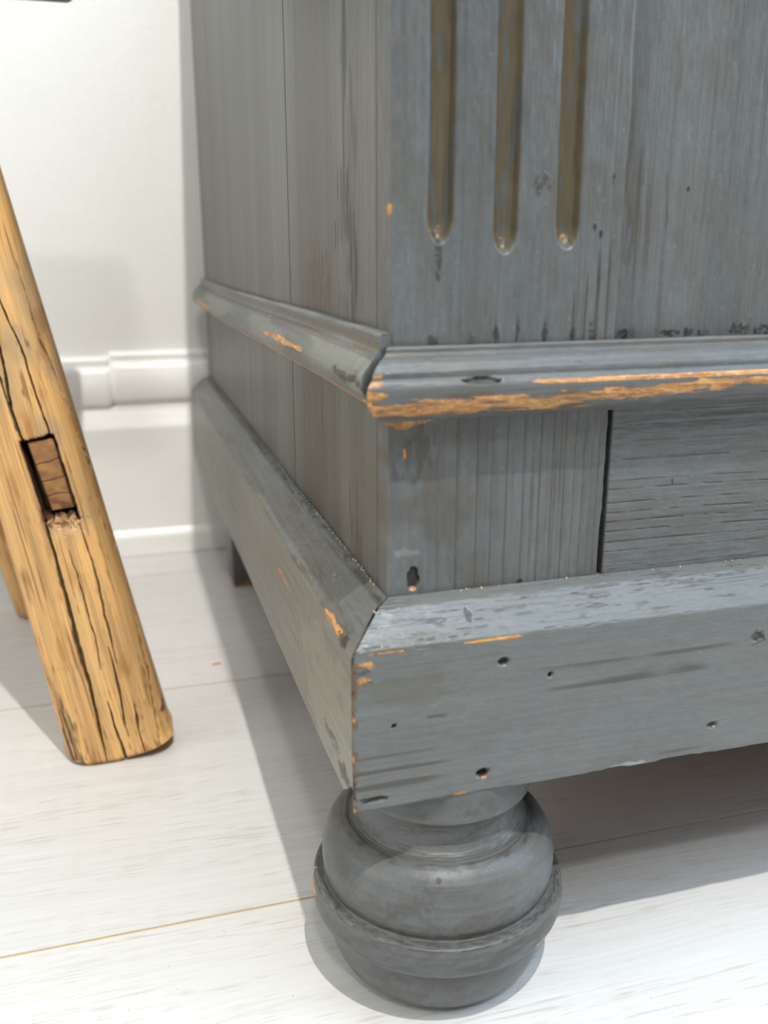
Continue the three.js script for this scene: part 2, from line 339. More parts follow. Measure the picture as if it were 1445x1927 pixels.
{ // front plinth
  const H = pProf[pProf.length - 1].s, tx = maps(-0.021, 0, 0.27, H, 5600, (x, s, o) => {
    const { a, b } = atS(pProf, s), face = a > 0.0188, top = b > YT && !face;
    paint(o, x, s, { seed: 101, wax: top ? 0.6 : 0.38, wave: 1.4, streak: 0.7 }); mixc(o, [114, 116, 113], 0.38);
    // shallow open grain on the face, filled with wax
    const gl = vn((s + 0.0014 * fbm(x * 14, 2, 2, 7)) * 330, x * 9, 111); if (face) { const g = sst(0.74, 0.92, gl) * sst(0.35, 0.6, fbm(x * 40, s * 60, 2, 112)); mixc(o, WAX, 0.55 * g); o.h -= 0.4 * g; }
    if (top) { // crumbs and wax lying along the inner half of the bevel
      const q = sst(0.62, 0.76, fbm(x * 120, s * 900, 4, 113) + 0.20 * (fbm(x * 22, s * 60, 2, 114) - 0.5) + 0.10 * sst(0.006, 0.009, s) * (1 - sst(0.012, 0.016, s)) - 0.05 * sst(0.07, 0.03, x));
      mixc(o, [64, 56, 52], 0.5 * q * sst(0.3, 0.6, grit(x, s))); o.h -= 0.3 * q;
      dirt(o, patch(x, s, 0.0285, 0.019, 0.0014, 0.0035, 0.5, 700, 700, 9) * 0.8);
    }
    // worn top arris
    const arris = Math.abs(b - (YT + 0.0002)) < 0.006 && a > 0.017 ? 1 - Math.abs(b - YT - 0.0002) / 0.0011 : -1;
    const along = sst(0.016, 0.03, x) * (1 - sst(0.044, 0.051, x)) + 0.8 * sst(-0.018, -0.012, x) * (1 - sst(0.000, 0.006, x)) + 0.5 * sst(0.004, 0.01, x) * (1 - sst(0.014, 0.02, x));
    bareWood(o, arris > -1 ? sst(0.15, 0.6, (arris + 0.05) * along - 0.55 * fbm(x * 160, s * 500, 3, 115)) * 0.8 : 0, x, s, 6);
    if (face) {
      bareWood(o, patch(x, b, -0.0145, 0.1650, 0.0034, 0.0018, 0.8, 500, 700, 12) * 0.6, x, s, 8);
      dirt(o, patch(x, b, -0.0150, 0.1612, 0.0042, 0.0035, 0.8, 500, 700, 13) * 0.55, 0.15);
      bareWood(o, patch(x, b, -0.0150, 0.1590, 0.0024, 0.0011, 0.8, 500, 700, 14) * 0.7, x, s, 8);
      // rubbed left edge
      const le = sst(0.40, 0.70, (1 - (x + 0.0185) / 0.0055) * 0.62 + 0.8 * (grit(x * 0.6, b * 0.35) - 0.5));
      mixc(o, [96, 62, 40], le * 0.9); bareWood(o, le * sst(0.55, 0.72, fbm(x * 200, b * 210, 2, 117)), b, x, 9);
      dirt(o, le * sst(0.60, 0.75, fbm(x * 210, b * 150, 2, 118)), 0.3);
      for (const [hx, hy, rx, ry, dp] of holes) if (dp > 0.0012) { const q = patch(x, b, hx, hy, rx * 0.9, ry * 0.9, 0.25, 900, 900, 15); mixc(o, [60, 48, 40], q * 0.8); }
      bareWood(o, patch(x, b, 0.0340, 0.1106, 0.0014, 0.0007, 0.6, 700, 700, 16) * 0.6, x, b);
      bareWood(o, patch(x, b, 0.0230, 0.1050, 0.0045, 0.0013, 0.7, 500, 700, 17) * 0.55, x, b);
      dirt(o, patch(x, b, -0.0105, 0.1095, 0.0055, 0.0012, 0.6, 500, 900, 18) * 0.9, 0.4);
      dirt(o, patch(x, b, 0.1525, 0.1547, 0.004, 0.003, 0.8, 600, 600, 19) * 0.6, 0.3);
      const pale = patch(x, b, 0.0966, 0.1052, 0.009, 0.0016, 0.6, 300, 600, 20); mixc(o, [158, 160, 156], pale * 0.7);
      const sm2 = patch(x, b, 0.004, 0.154, 0.014, 0.007, 0.9, 160, 300, 21); mixc(o, [88, 82, 68], sm2 * 0.35);
    }
  });
  const disp = (p, t) => {
    if (t > 0.26) return 0;
    const face = p.a > 0.0188, n = 0.00016 * (vn(p.s * 330, t * 9, 111) - 0.5) + 0.0005 * (fbm(t * 18, p.s * 26, 2, 121) - 0.5);
    const edge = -0.0006 * sst(0.45, 0.8, fbm(t * 120, p.s * 90, 2, 122)) * (1 - sst(0.0, 0.004, Math.abs(p.b - YB)));
    return n + edge - (face ? dent(t, p.b) : 0);
  };
  mesh('front_plinth', sweep({ prof: pProf, ts: stations([[-0.019, 0.0006], [0.24, 0.05], [CX + 0.019]]), start: (a, b) => -Math.max(a, -0.006) + (b > YT ? 0.0008 : 0.0001), tex: tx, disp, map: (a, b, t) => [t, b, a] }), matOf(tx, { roughness: 0.30, bumpScale: 0.0005 }), cab, 'grey-blue front plinth board with nail holes');
}
{ // side plinth: front end broken away at the bottom corner
  const H = pProf[pProf.length - 1].s, tx = maps(-0.025, 0, 0.65, H, 3100, (t, s, o) => {
    const { a, b } = atS(pProf, s), z = -t, face = a > 0.0188, top = b > YT && !face;
    paint(o, t, s, { seed: 131, wax: top ? 0.6 : 0.35, wave: 2.2, streak: 1.1 });
    if (face) mixc(o, [134, 131, 116], 0.45);
    if (face) { // cathedral grain near the back and a swirl further on
      const d = Math.hypot((t - 0.40) / 3.6, b - 0.128) + 0.006 * fbm(t * 20, b * 60, 2, 133), f = d * 105 - Math.floor(d * 105), m = sst(0.03, 0.06, 0.075 - Math.abs(t - 0.42) * 0.4 - 0.01);
      mixc(o, [84, 76, 58], 0.55 * m * sst(0.55, 0.95, f) * (1 - sst(0.95, 1, f)));
      bareWood(o, patch(t, b, 0.118, 0.150, 0.024, 0.0011, 0.6, 120, 900, 22) * 0.7, t, b);
      const pl = patch(t, b, 0.02, 0.13, 0.05, 0.03, 0.8, 60, 120, 23); mixc(o, [136, 134, 116], pl * 0.5);
      dirt(o, patch(t, b, 0.012, 0.119, 0.014, 0.0035, 0.8, 200, 400, 24) * 0.6, 0.3);
      dirt(o, patch(t, b, -0.004, 0.113, 0.010, 0.004, 0.8, 250, 400, 25) * 0.85, 0.4);
      dirt(o, patch(t, b, 0.085, 0.130, 0.010, 0.002, 0.8, 200, 400, 26) * 0.35, 0.2);
    }
    const arris = 1 - Math.abs(b - YT - 0.0002) / 0.0016;
    if (a > 0.0165 && arris > -0.5) { const w = sst(0.35, 0.8, arris); mixc(o, [150, 152, 134], 0.45 * w * fbm(t * 50, s * 50, 2, 134)); }
    bareWood(o, a > 0.0150 ? patch(t, b, 0.010, YT + 0.0008, 0.0140, 0.0013, 0.6, 200, 600, 27) * 0.9 : 0, t, s);
    dirt(o, a > 0.0165 ? patch(t, b, -0.005, YT, 0.006, 0.0022, 0.7, 300, 500, 28) * 0.8 : 0, 0.4);
    if (top) { const q = sst(0.62, 0.8, fbm(t * 60, s * 420, 3, 135)); mixc(o, [64, 57, 46], 0.5 * q); if (a < 0.004) dirt(o, 0.55 * sst(0.45, 0.62, fbm(t * 120, s * 200, 2, 136)), 0.3); }
  });
  const disp = (p, t) => 0.0007 * (fbm(t * 14, p.s * 22, 2, 141) - 0.5) + 0.0002 * (vn(p.s * 330, t * 9, 142) - 0.5);
  const rag = (b) => 0.002 * (vn(b * 700, 1, 143) - 0.5);
  mesh('side_plinth', sweep({ prof: pProf, ts: stations([[-0.019, 0.0009], [0.26, 0.003], [CD]]), start: (a, b) => -Math.max(a, -0.006) + (b > YT ? 0.0010 : 0.0003) + (b < 0.1165 && a > 0.001 ? (0.1165 - b) * 1.35 + rag(b) : 0), flip: true, tex: tx, disp, map: (a, b, t) => [-a, b, -t] }), matOf(tx, { roughness: 0.40, bumpScale: 0.0005 }), cab, 'grey-blue side plinth board with chipped lower corner');
  mesh('side_plinth', rbox(CX, CX + 0.019, YB, YT, -CD, 0.0, 0.001, tx), matOf(tx), cab);
}
// mouldings round the body
const mPts = [[-0.004, 0.2746], [0.0022, 0.2757, 0.0005], [0.0032, 0.2750, 0.0005], [0.0036, 0.2733, 0.0005], [0.0046, 0.2724, 0.0004], [0.0075, 0.2705, 0.003], [0.0100, 0.2672, 0.002], [0.0103, 0.2652, 0.0004], [0.0112, 0.2646, 0.0005],
  [0.0128, 0.2625, 0.0014], [0.0130, 0.2575, 0.003], [0.0095, 0.2522, 0.003], [0.0045, 0.2497, 0.001], [-0.004, 0.2490]];
const mProf = profile(mPts, 0.0004, -1), mH = mProf[mProf.length - 1].s;
const sPts = [[-0.004, 0.2764], [0.0030, 0.2764, 0.0010], [0.0039, 0.2752, 0.0012], [0.0039, 0.2722, 0.0010], [0.0043, 0.2700, 0.0012], [0.0070, 0.2690, 0.0010], [0.0098, 0.2662, 0.0025], [0.0122, 0.2622, 0.0030], [0.0130, 0.2580, 0.0030], [0.0105, 0.2530, 0.0030], [0.0045, 0.2497, 0.0010], [-0.004, 0.2490]];
const sProf = profile(sPts, 0.0004, -1), sH = sProf[sProf.length - 1].s;
{
  const tx = maps(-0.015, 0, 0.26, mH, 6400, (x, s, o) => {
    const { a, b } = atS(mProf, s);
    paint(o, x, s, { seed: 151, wax: 0.55, wave: 0.6 });
    const fade = 1 - sst(0.06, 0.19, x) * 0.55;
    // the rubbed nose
    const e = b - (0.2552 + 0.006 * sst(0.02, 0.17, x) * 0.9), band = 1 - Math.abs(e) / (0.0030 * fade);
    const n = fbm(x * 110, s * 900, 4, 152);
    if (a > 0.001) bareWood(o, sst(-0.05, 0.30, band + (n - 0.52) * 2.0) * (b < 0.266 ? 1 : 0), x, s, 10);
    // thin bare line along the bead from the middle on
    const l2 = (1 - Math.abs(b - 0.2630) / 0.0013) * sst(0.040, 0.060, x); bareWood(o, sst(0.1, 0.5, l2 - 0.9 * Math.abs(fbm(x * 60, s * 300, 3, 153) - 0.5)), x, s, 11);
    // rubbed left end
    bareWood(o, sst(0.2, 0.6, (1 - (x + 0.013) / 0.011) * 0.8 + (fbm(x * 150, s * 800, 3, 154) - 0.5) * 1.4) * (b < 0.2712 ? 1 : 0), x, s, 12);
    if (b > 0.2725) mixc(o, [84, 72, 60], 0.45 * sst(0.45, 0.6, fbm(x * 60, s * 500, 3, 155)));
    // knot scar
    dirt(o, patch(x, b, 0.0315, 0.2640, 0.0075, 0.0010, 0.5, 250, 900, 29), 0.5);
    const ol = b < 0.2600 && b > 0.2520 ? 0.4 * sst(0.5, 0.7, fbm(x * 90, s * 700, 3, 156)) : 0; mixc(o, [74, 58, 40], ol);
  });
  const disp = (p, t) => t > 0.25 ? 0 : 0.0005 * (fbm(t * 22, p.s * 60, 2, 157) - 0.5) - 0.0011 * patch(t, p.b, 0.0315, 0.2640, 0.007, 0.0011, 0.3, 250, 900, 29) - 0.0006 * sst(0.5, 0.8, fbm(t * 70, p.s * 90, 2, 158)) * (1 - sst(0.003, 0.02, t));
  mesh('front_moulding', sweep({ prof: mProf, ts: stations([[-0.013, 0.0006], [0.24, 0.05], [CX + 0.012]]), start: (a) => -Math.max(a, -0.004) + 0.0018, tex: tx, disp, map: (a, b, t) => [t, b, a] }), matOf(tx, { roughness: 0.40, bumpScale: 0.0004 }), cab, 'grey-blue front moulding rubbed to orange bare wood');
  const tz = maps(-0.015, 0, 0.64, sH, 3100, (t, s, o) => {
    const { a, b } = atS(sProf, s);
    paint(o, t, s, { seed: 161, wax: 0.5, wave: 0.6 });
    if (a > 0.0080 || b > 0.2745) mixc(o, [132, 136, 122], 0.55 * sst(0.35, 0.6, fbm(t * 18, s * 120, 2, 162)));  // highlight on the broad face and fillet painted in as paler streaks
    const cove = b > 0.2685 && b < 0.2730 ? 1 : 0; mixc(o, [90, 78, 62], 0.6 * cove * sst(0.40, 0.55, fbm(t * 22, s * 300, 3, 163)));  // shade of the cove painted in as brown streaks
    bareWood(o, b < 0.2648 ? patch(t, b, 0.145, 0.2615, 0.052, 0.0014, 0.55, 70, 800, 30) : 0, t, s, 13);
    bareWood(o, b < 0.2648 ? patch(t, b, 0.52, 0.2580, 0.06, 0.0020, 0.7, 50, 700, 31) * 0.8 : 0, t, s, 13);
    dirt(o, patch(t, b, 0.55, 0.2660, 0.05, 0.004, 0.8, 50, 500, 32) * 0.6);
    dirt(o, patch(t, b, 0.012, 0.2600, 0.020, 0.0022, 0.9, 160, 700, 33) * 0.75);
    bareWood(o, sst(0.1, 0.4, 1 - Math.abs(b - 0.2535) / 0.0012 - 1.3 * Math.abs(fbm(t * 40, 3, 3, 164) - 0.45)) * 0.7, t, s, 14);
    if (vn(t * 500, s * 900, 165) > 0.9 && Math.abs(b - 0.2690) < 0.0009) mixc(o, [176, 150, 104], 0.8);
  });
  const dz = (p, t) => 0.0005 * (fbm(t * 18, p.s * 60, 2, 167) - 0.5) - 0.0008 * sst(0.45, 0.8, fbm(t * 90, p.s * 160, 2, 168)) * (1 - sst(-0.004, 0.012, t));
  // the side length sits a little higher than the front one, so its mitred end shows
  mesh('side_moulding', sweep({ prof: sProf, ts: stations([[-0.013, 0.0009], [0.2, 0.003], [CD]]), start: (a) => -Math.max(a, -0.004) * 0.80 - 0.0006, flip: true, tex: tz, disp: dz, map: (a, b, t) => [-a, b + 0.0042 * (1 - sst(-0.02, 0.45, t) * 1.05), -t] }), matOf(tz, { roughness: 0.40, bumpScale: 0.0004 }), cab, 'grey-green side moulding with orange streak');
}
{ // side of vertical boards that run behind the mouldings
  const cracks = [[-0.0426, 0.2997, 0.0013, 0.013], [-0.0545, 0.322, 0.0016, 0.012], [-0.0600, 0.345, 0.0007, 0.03], [-0.0750, 0.313, 0.0006, 0.006], [-0.0480, 0.296, 0.0005, 0.016], [-0.0440, 0.2017, 0.0004, 0.017], [-0.0535, 0.195, 0.00035, 0.006],
    [-0.0400, 0.188, 0.0004, 0.008], [-0.0560, 0.205, 0.0003, 0.006], [-0.0570, 0.385, 0.0016, 0.018], [-0.0420, 0.345, 0.0006, 0.008], [-0.106, 0.225, 0.0004, 0.022], [-0.100, 0.214, 0.0003, 0.02], [-0.0500, 0.31, 0.0006, 0.014]];
  const tx = maps(-0.64, 0.16, 0.64, 0.30, [3100, 1800], (z, y, o) => {
    paint(o, y, z, { seed: 171, wax: 0.55, wave: 0.35, streak: 0.95, rough: 0.6 });
    mixc(o, [66, 62, 53], 0.30);
    const bs = fbm(z * 34, y * 1.3, 3, 172); mixc(o, [66, 60, 52], 0.6 * sst(0.42, 0.75, bs)); mixc(o, [108, 109, 100], 0.45 * sst(0.54, 0.80, 1 - bs));
    for (const [cz, cy, w, h] of cracks) { const q = patch(z, y, cz, cy, w * 1.9, h * 1.1, 0.40, 800, 90, 34); mixc(o, SOOT, 0.95 * q); o.h -= 0.45 * q; }
    // black flecks where the wax caught in the torn grain
    const reg = patch(z, y, -0.0540, 0.325, 0.016, 0.05, 0.5, 90, 30, 35); { const q = reg * sst(0.60, 0.76, vn(z * 900, y * 60, 173)); mixc(o, SOOT, 0.85 * q); o.h -= 0.35 * q; }
    const br = patch(z, y, -0.112, 0.286, 0.024, 0.020, 0.8, 160, 60, 36); mixc(o, [58, 42, 32], br * 0.75 * sst(0.3, 0.6, fbm(z * 500, y * 160, 2, 174)));
    const ring = sst(0.80, 0.95, vn((z + 0.002 * fbm(y * 12, z * 9, 2, 8)) * 620, y * 4, 176)); mixc(o, [62, 54, 44], 0.35 * ring); o.h -= 0.25 * ring;
  });
  const m = matOf(tx, { roughness: 0.40, bumpScale: 0.0004 });
  const zs = [-CD, -0.5105, -0.178, -0.0135];
  for (let i = 0; i < 3; i++) mesh('side_board', rbox(0, 0.016, 0.125, TOP, zs[i] + 0.0003, zs[i + 1] - 0.0003, 0.0009, tx), m, cab);
  mesh('side_board', rbox(CX - 0.016, CX, 0.125, TOP, -CD, -0.0135, 0.001, tx), m, cab);
  // square rear leg
  const tl = maps(-0.6, 0, 0.7, 0.13, 1800, (u, y, o) => { paint(o, y, u, { seed: 181, wax: 0.6 }); bareWood(o, sst(0.3, 0.7, 1 - y / 0.010 + (fbm(u * 200, y * 200, 3, 182) - 0.7) * 1.6), y, u); });
  const ml = matOf(tl);
  mesh('rear_leg', rbox(0.0005, 0.040, 0, YB + 0.01, -0.545, -0.506, 0.002, tl), ml, cab, 'square dark painted rear leg');
  mesh('rear_leg', rbox(CX - 0.04, CX, 0, YB + 0.01, -0.545, -0.506, 0.002, tl), ml, cab);
  const [rt, rm] = rawMat;
  mesh('bottom_panel', rbox(0.004, CX - 0.004, YB + 0.004, YB + 0.016, -CD + 0.004, 0.012, 0.001, rt), rm, cab, 'bare wooden bottom panel');
  mesh('back_panel', rbox(0.016, CX - 0.016, 0.125, TOP, -CD, -CD + 0.012, 0.001, rt), rm, cab);
  mesh('top_panel', rbox(-0.004, CX + 0.004, TOP, TOP + 0.022, -CD, 0.006, 0.004, tx), m, cab);
}
// corner post with three stopped flutes
const fl0 = [0.0187, 0.0425, 0.0664], flEnd = [0.3145, 0.3110, 0.3125], PW = 0.0888;
function flute(x, y) {
  let d = 0;
  for (let i = 0; i < 3; i++) {
    const dx = x - fl0[i] - 0.0004 * Math.sin(y * 40 + i), run = flEnd[i] + 0.0040 - y, hw = 0.0041;
    let q = Math.abs(dx) / hw;
    if (run > 0) q = Math.hypot(q, run / 0.0075);
    if (q < 1.25) d = Math.max(d, 0.0058 * Math.pow(clamp(1 - q * q / 1.5), 0.55) * sst(1.22, 0.92, q));
  }
  return d;
}
{
  const pp = profile([[0, -0.0128], [0, 0, 0.0030], [PW, 0, 0.0022], [PW, -0.0075]], 0.00036, -1);
  const H = pp[pp.length - 1].s, tx = maps(0.270, 0, 0.16, H, 5600, (y, s, o) => {
    const { a: x, b: z } = atS(pp, s);
    paint(o, y, s, { seed: 191, wax: 0.30, wave: 0.5, streak: 0.55 });
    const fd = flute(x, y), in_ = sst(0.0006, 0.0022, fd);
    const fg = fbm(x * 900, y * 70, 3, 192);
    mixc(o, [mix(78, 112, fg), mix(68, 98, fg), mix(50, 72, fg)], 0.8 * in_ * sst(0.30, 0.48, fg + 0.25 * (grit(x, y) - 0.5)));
    fl0.forEach((fx, i) => { bareWood(o, patch(x, y, fx, flEnd[i] - 0.0005, 0.0020, 0.0014, 0.8, 700, 700, 37 + i) * 0.42, y, x); });
    // drip below the first flute, dents and open rings on the right
    dirt(o, patch(x, y, 0.0180, 0.3055, 0.0011, 0.0075, 0.6, 700, 120, 41) * 0.6, 0.4);
    mixc(o, WAX, 0.5 * patch(x, y, 0.0562, 0.330, 0.0030, 0.0042, 0.8, 420, 300, 42) * sst(0.4, 0.6, grit(x, y))); o.h -= 0.3 * patch(x, y, 0.0562, 0.330, 0.0020, 0.0035, 0.6, 420, 300, 42);
    dirt(o, patch(x, y, 0.0798, 0.3132, 0.0009, 0.0022, 0.5, 700, 300, 43) * 0.9, 0.5); dirt(o, patch(x, y, 0.0772, 0.3155, 0.0006, 0.0016, 0.5, 700, 300, 44) * 0.8, 0.5); dirt(o, patch(x, y, 0.0838, 0.332, 0.0006, 0.0025, 0.5, 700, 300, 45) * 0.7, 0.4);
    for (const [cx, y1, w] of [[0.040, 0.290, 0.0005], [0.0485, 0.291, 0.0006], [0.0595, 0.287, 0.0011], [0.0705, 0.298, 0.0006], [0.0755, 0.304, 0.0006], [0.0800, 0.312, 0.0011], [0.0842, 0.316, 0.0006]]) {
      const q = (1 - Math.abs(x - cx - 0.0006 * (fbm(y * 60, cx * 900, 2, 46) - 0.5)) / w) * sst(y1, y1 - 0.012, y); if (q > 0) { mixc(o, [58, 48, 40], 0.75 * sst(0, 0.7, q) * (0.5 + 0.6 * vn(y * 300, cx * 999, 47))); o.h -= 0.35 * sst(0, 0.7, q); }
    }
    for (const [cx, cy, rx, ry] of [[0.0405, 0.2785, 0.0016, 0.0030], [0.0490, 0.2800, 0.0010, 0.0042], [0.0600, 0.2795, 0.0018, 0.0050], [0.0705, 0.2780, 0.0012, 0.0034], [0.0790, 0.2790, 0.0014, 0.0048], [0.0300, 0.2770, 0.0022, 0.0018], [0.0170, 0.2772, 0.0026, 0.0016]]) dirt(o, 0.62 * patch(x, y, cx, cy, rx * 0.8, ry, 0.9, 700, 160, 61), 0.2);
    bareWood(o, patch(s, y, 0.0118, 0.3210, 0.0012, 0.0022, 0.5, 700, 500, 48), y, s);
    if (s < 0.0115) mixc(o, [82, 74, 62], 0.45 * sst(0.35, 0.6, fbm(s * 260, y * 40, 3, 194)));
  });
  const disp = (p, y) => p.b > -0.0001 ? -flute(p.a, y) + (y < 0.42 ? 0.00035 * (fbm(p.a * 60, y * 22, 2, 195) - 0.5) : 0) : (p.a > 0.05 && y < 0.42 ? 0.0007 * (fbm(y * 45, 2, 2, 196) - 0.5) : 0);
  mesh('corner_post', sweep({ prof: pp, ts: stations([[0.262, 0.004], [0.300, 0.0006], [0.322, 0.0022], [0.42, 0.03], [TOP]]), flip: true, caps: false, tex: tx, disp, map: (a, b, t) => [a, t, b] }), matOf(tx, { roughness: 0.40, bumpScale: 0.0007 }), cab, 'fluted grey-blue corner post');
  // block under the moulding with coarse upright grain
  const pb = profile([[0, -0.0128], [0, 0, 0.0012], [0.0882, 0, 0.0012], [0.0880, -0.012]], 0.0005, -1);
  const tb = maps(0.165, 0, 0.09, pb[pb.length - 1].s, 5600, (y, s, o) => {
    const { a: x } = atS(pb, s);
    paint(o, y, s, { seed: 201, wax: 0.55, wave: 0.5, streak: 0.8 });
    // growth rings, closer together towards the right
    const w = 0.0010 * (fbm(y * 30, x * 40, 2, 202) - 0.5);
    for (const [cx, st] of [[0.0190, 0.5], [0.0265, 0.8], [0.0345, 0.9], [0.0405, 0.8], [0.0465, 0.75], [0.0535, 0.95], [0.0600, 0.85], [0.0655, 0.8], [0.0705, 0.8], [0.0748, 0.75], [0.0788, 0.7], [0.0822, 0.7], [0.0850, 0.6]]) {
      const d = x - cx - w; const q = st * (1 - Math.abs(d) / 0.00055), soft = d > 0 && d < 0.0030 ? 0.30 * st * (1 - d / 0.0030) : 0;
      const k = Math.max(q > 0 ? sst(0, 0.8, q) * (0.5 + 0.6 * vn(y * 160, cx * 999, 203)) : 0, soft * sst(0.3, 0.6, fbm(x * 300, y * 60, 2, 204)) * 1.4);
      if (k > 0) { mixc(o, [58, 50, 41], 0.7 * k * sst(0.2, 0.6, grit(x, y) + 0.12)); o.h -= 0.4 * k; }
    }
    const up = (y - 0.2445 + 0.0050 * sst(0.004, 0.030, x) * -1) / 0.003; bareWood(o, x < 0.045 ? sst(0.0, 0.5, up * sst(0.046, 0.018, x) + (fbm(x * 260, y * 420, 3, 205) - 0.5) * 2.0 - 0.25) : 0, y, x, 15);
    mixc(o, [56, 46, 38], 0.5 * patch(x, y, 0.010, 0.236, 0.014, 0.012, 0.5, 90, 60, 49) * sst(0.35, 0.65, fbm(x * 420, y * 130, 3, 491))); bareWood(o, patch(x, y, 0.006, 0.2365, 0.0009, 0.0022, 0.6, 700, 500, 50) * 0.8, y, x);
    dirt(o, patch(x, y, 0.0098, 0.1880, 0.0022, 0.0042, 0.5, 500, 400, 51), 0.6); bareWood(o, patch(x, y, 0.0098, 0.1842, 0.0013, 0.0010, 0.4, 600, 600, 52), y, x);
    mixc(o, [150, 152, 148], 0.35 * patch(x, y, 0.0075, 0.199, 0.0040, 0.0018, 0.7, 500, 500, 53));
    dirt(o, patch(x, y, 0.0535, 0.1828, 0.0012, 0.0012, 0.3, 600, 600, 54));
    const sm = fbm(x * 55, y * 70, 3, 207); mixc(o, [70, 60, 48], 0.35 * sst(0.50, 0.68, sm) * sst(0.055, 0.02, x));
  });
  const db = (p, y) => p.b > -0.0001 ? 0.0004 * (fbm(p.a * 60, y * 40, 2, 208) - 0.5) - 0.0016 * patch(p.a, y, 0.0098, 0.1880, 0.0022, 0.0042, 0.4, 500, 400, 51) : (p.a > 0.05 ? -0.0011 * sst(0.215, 0.185, y) + 0.0004 * (vn(y * 300, 1, 209) - 0.5) : 0);
  mesh('lower_post', sweep({ prof: pb, ts: stations([[0.170, 0.0007], [0.262]]), flip: true, caps: false, tex: tb, disp: db, map: (a, b, t) => [a, t, b] }), matOf(tb, { roughness: 0.40, bumpScale: 0.0006 }), cab, 'grey-blue lower post with coarse upright grain');
  // lower rail with grain running along it
  const tr = maps(0.088, 0.168, 0.17, 0.095, 5600, (x, y, o) => {
    paint(o, x, y, { seed: 211, wax: 0.40, wave: 0.8, streak: 0.7 });
    const yy = y + 0.0016 * (fbm(x * 12, y * 30, 2, 212) - 0.5) + 0.0012 * sst(0.13, 0.2, x);
    let k2 = 0;
    for (const [cy, st] of [[0.2360, 0.5], [0.2285, 0.9], [0.2200, 0.7], [0.2165, 0.9], [0.2110, 0.8], [0.2068, 0.9], [0.2030, 0.8], [0.1990, 0.8], [0.1945, 0.7], [0.1905, 0.5], [0.2425, 0.4]]) {
      const q = 1 - Math.abs(yy - cy) / 0.00060; if (q > 0) { const k = st * sst(0, 0.8, q) * sst(0.30, 0.62, fbm(x * 130, cy * 3000, 3, 213)); k2 = k * sst(0.25, 0.65, grit(x, y) + 0.1); mixc(o, [60, 53, 45], 0.6 * k2); o.h -= 0.6 * k; }
    }
    dirt(o, patch(x, y, 0.1190, 0.2185, 0.0004, 0.0016, 0.3, 900, 900, 55) * 0.9);
  });
  mesh('lower_rail', rbox(0.0902, CX - 0.09, 0.168, 0.262, -0.014, -0.0006, 0.0009, tr), matOf(tr, { roughness: 0.40, bumpScale: 0.0007 }), cab, 'grey-blue lower rail with grain running along it');
  // panel beside the post, set back a little
  const tp = maps(0.085, 0.262, 0.19, 0.17, 4400, (x, y, o) => {
    paint(o, y, x, { seed: 221, wax: 0.40, wave: 0.4, streak: 0.6 });
    const q = sst(0.80, 0.94, vn(x * 1600, y * 60, 222)) * sst(0.4, 0.7, fbm(x * 60, y * 40, 2, 223)); mixc(o, WAX, 0.4 * q); o.h -= 0.2 * q;
    mixc(o, [66, 58, 54], 0.5 * patch(x, y, 0.0945, 0.325, 0.0050, 0.030, 0.5, 300, 60, 56) * sst(0.35, 0.65, fbm(x * 900, y * 90, 3, 226)));
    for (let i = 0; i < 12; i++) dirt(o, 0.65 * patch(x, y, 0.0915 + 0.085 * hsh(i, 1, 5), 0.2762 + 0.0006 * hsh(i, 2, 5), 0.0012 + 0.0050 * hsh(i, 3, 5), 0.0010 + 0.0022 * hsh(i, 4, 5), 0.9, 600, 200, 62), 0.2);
    dirt(o, patch(x, y, 0.1176, 0.3291, 0.0007, 0.0011, 0.3, 900, 900, 57) * 0.9);
  });
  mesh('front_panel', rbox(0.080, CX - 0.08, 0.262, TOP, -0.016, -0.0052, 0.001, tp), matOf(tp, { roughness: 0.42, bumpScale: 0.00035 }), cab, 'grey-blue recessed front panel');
  mesh('corner_post', rbox(CX - PW, CX, 0.125, TOP, -0.0135, 0, 0.002, tp), matOf(tp), cab);
}
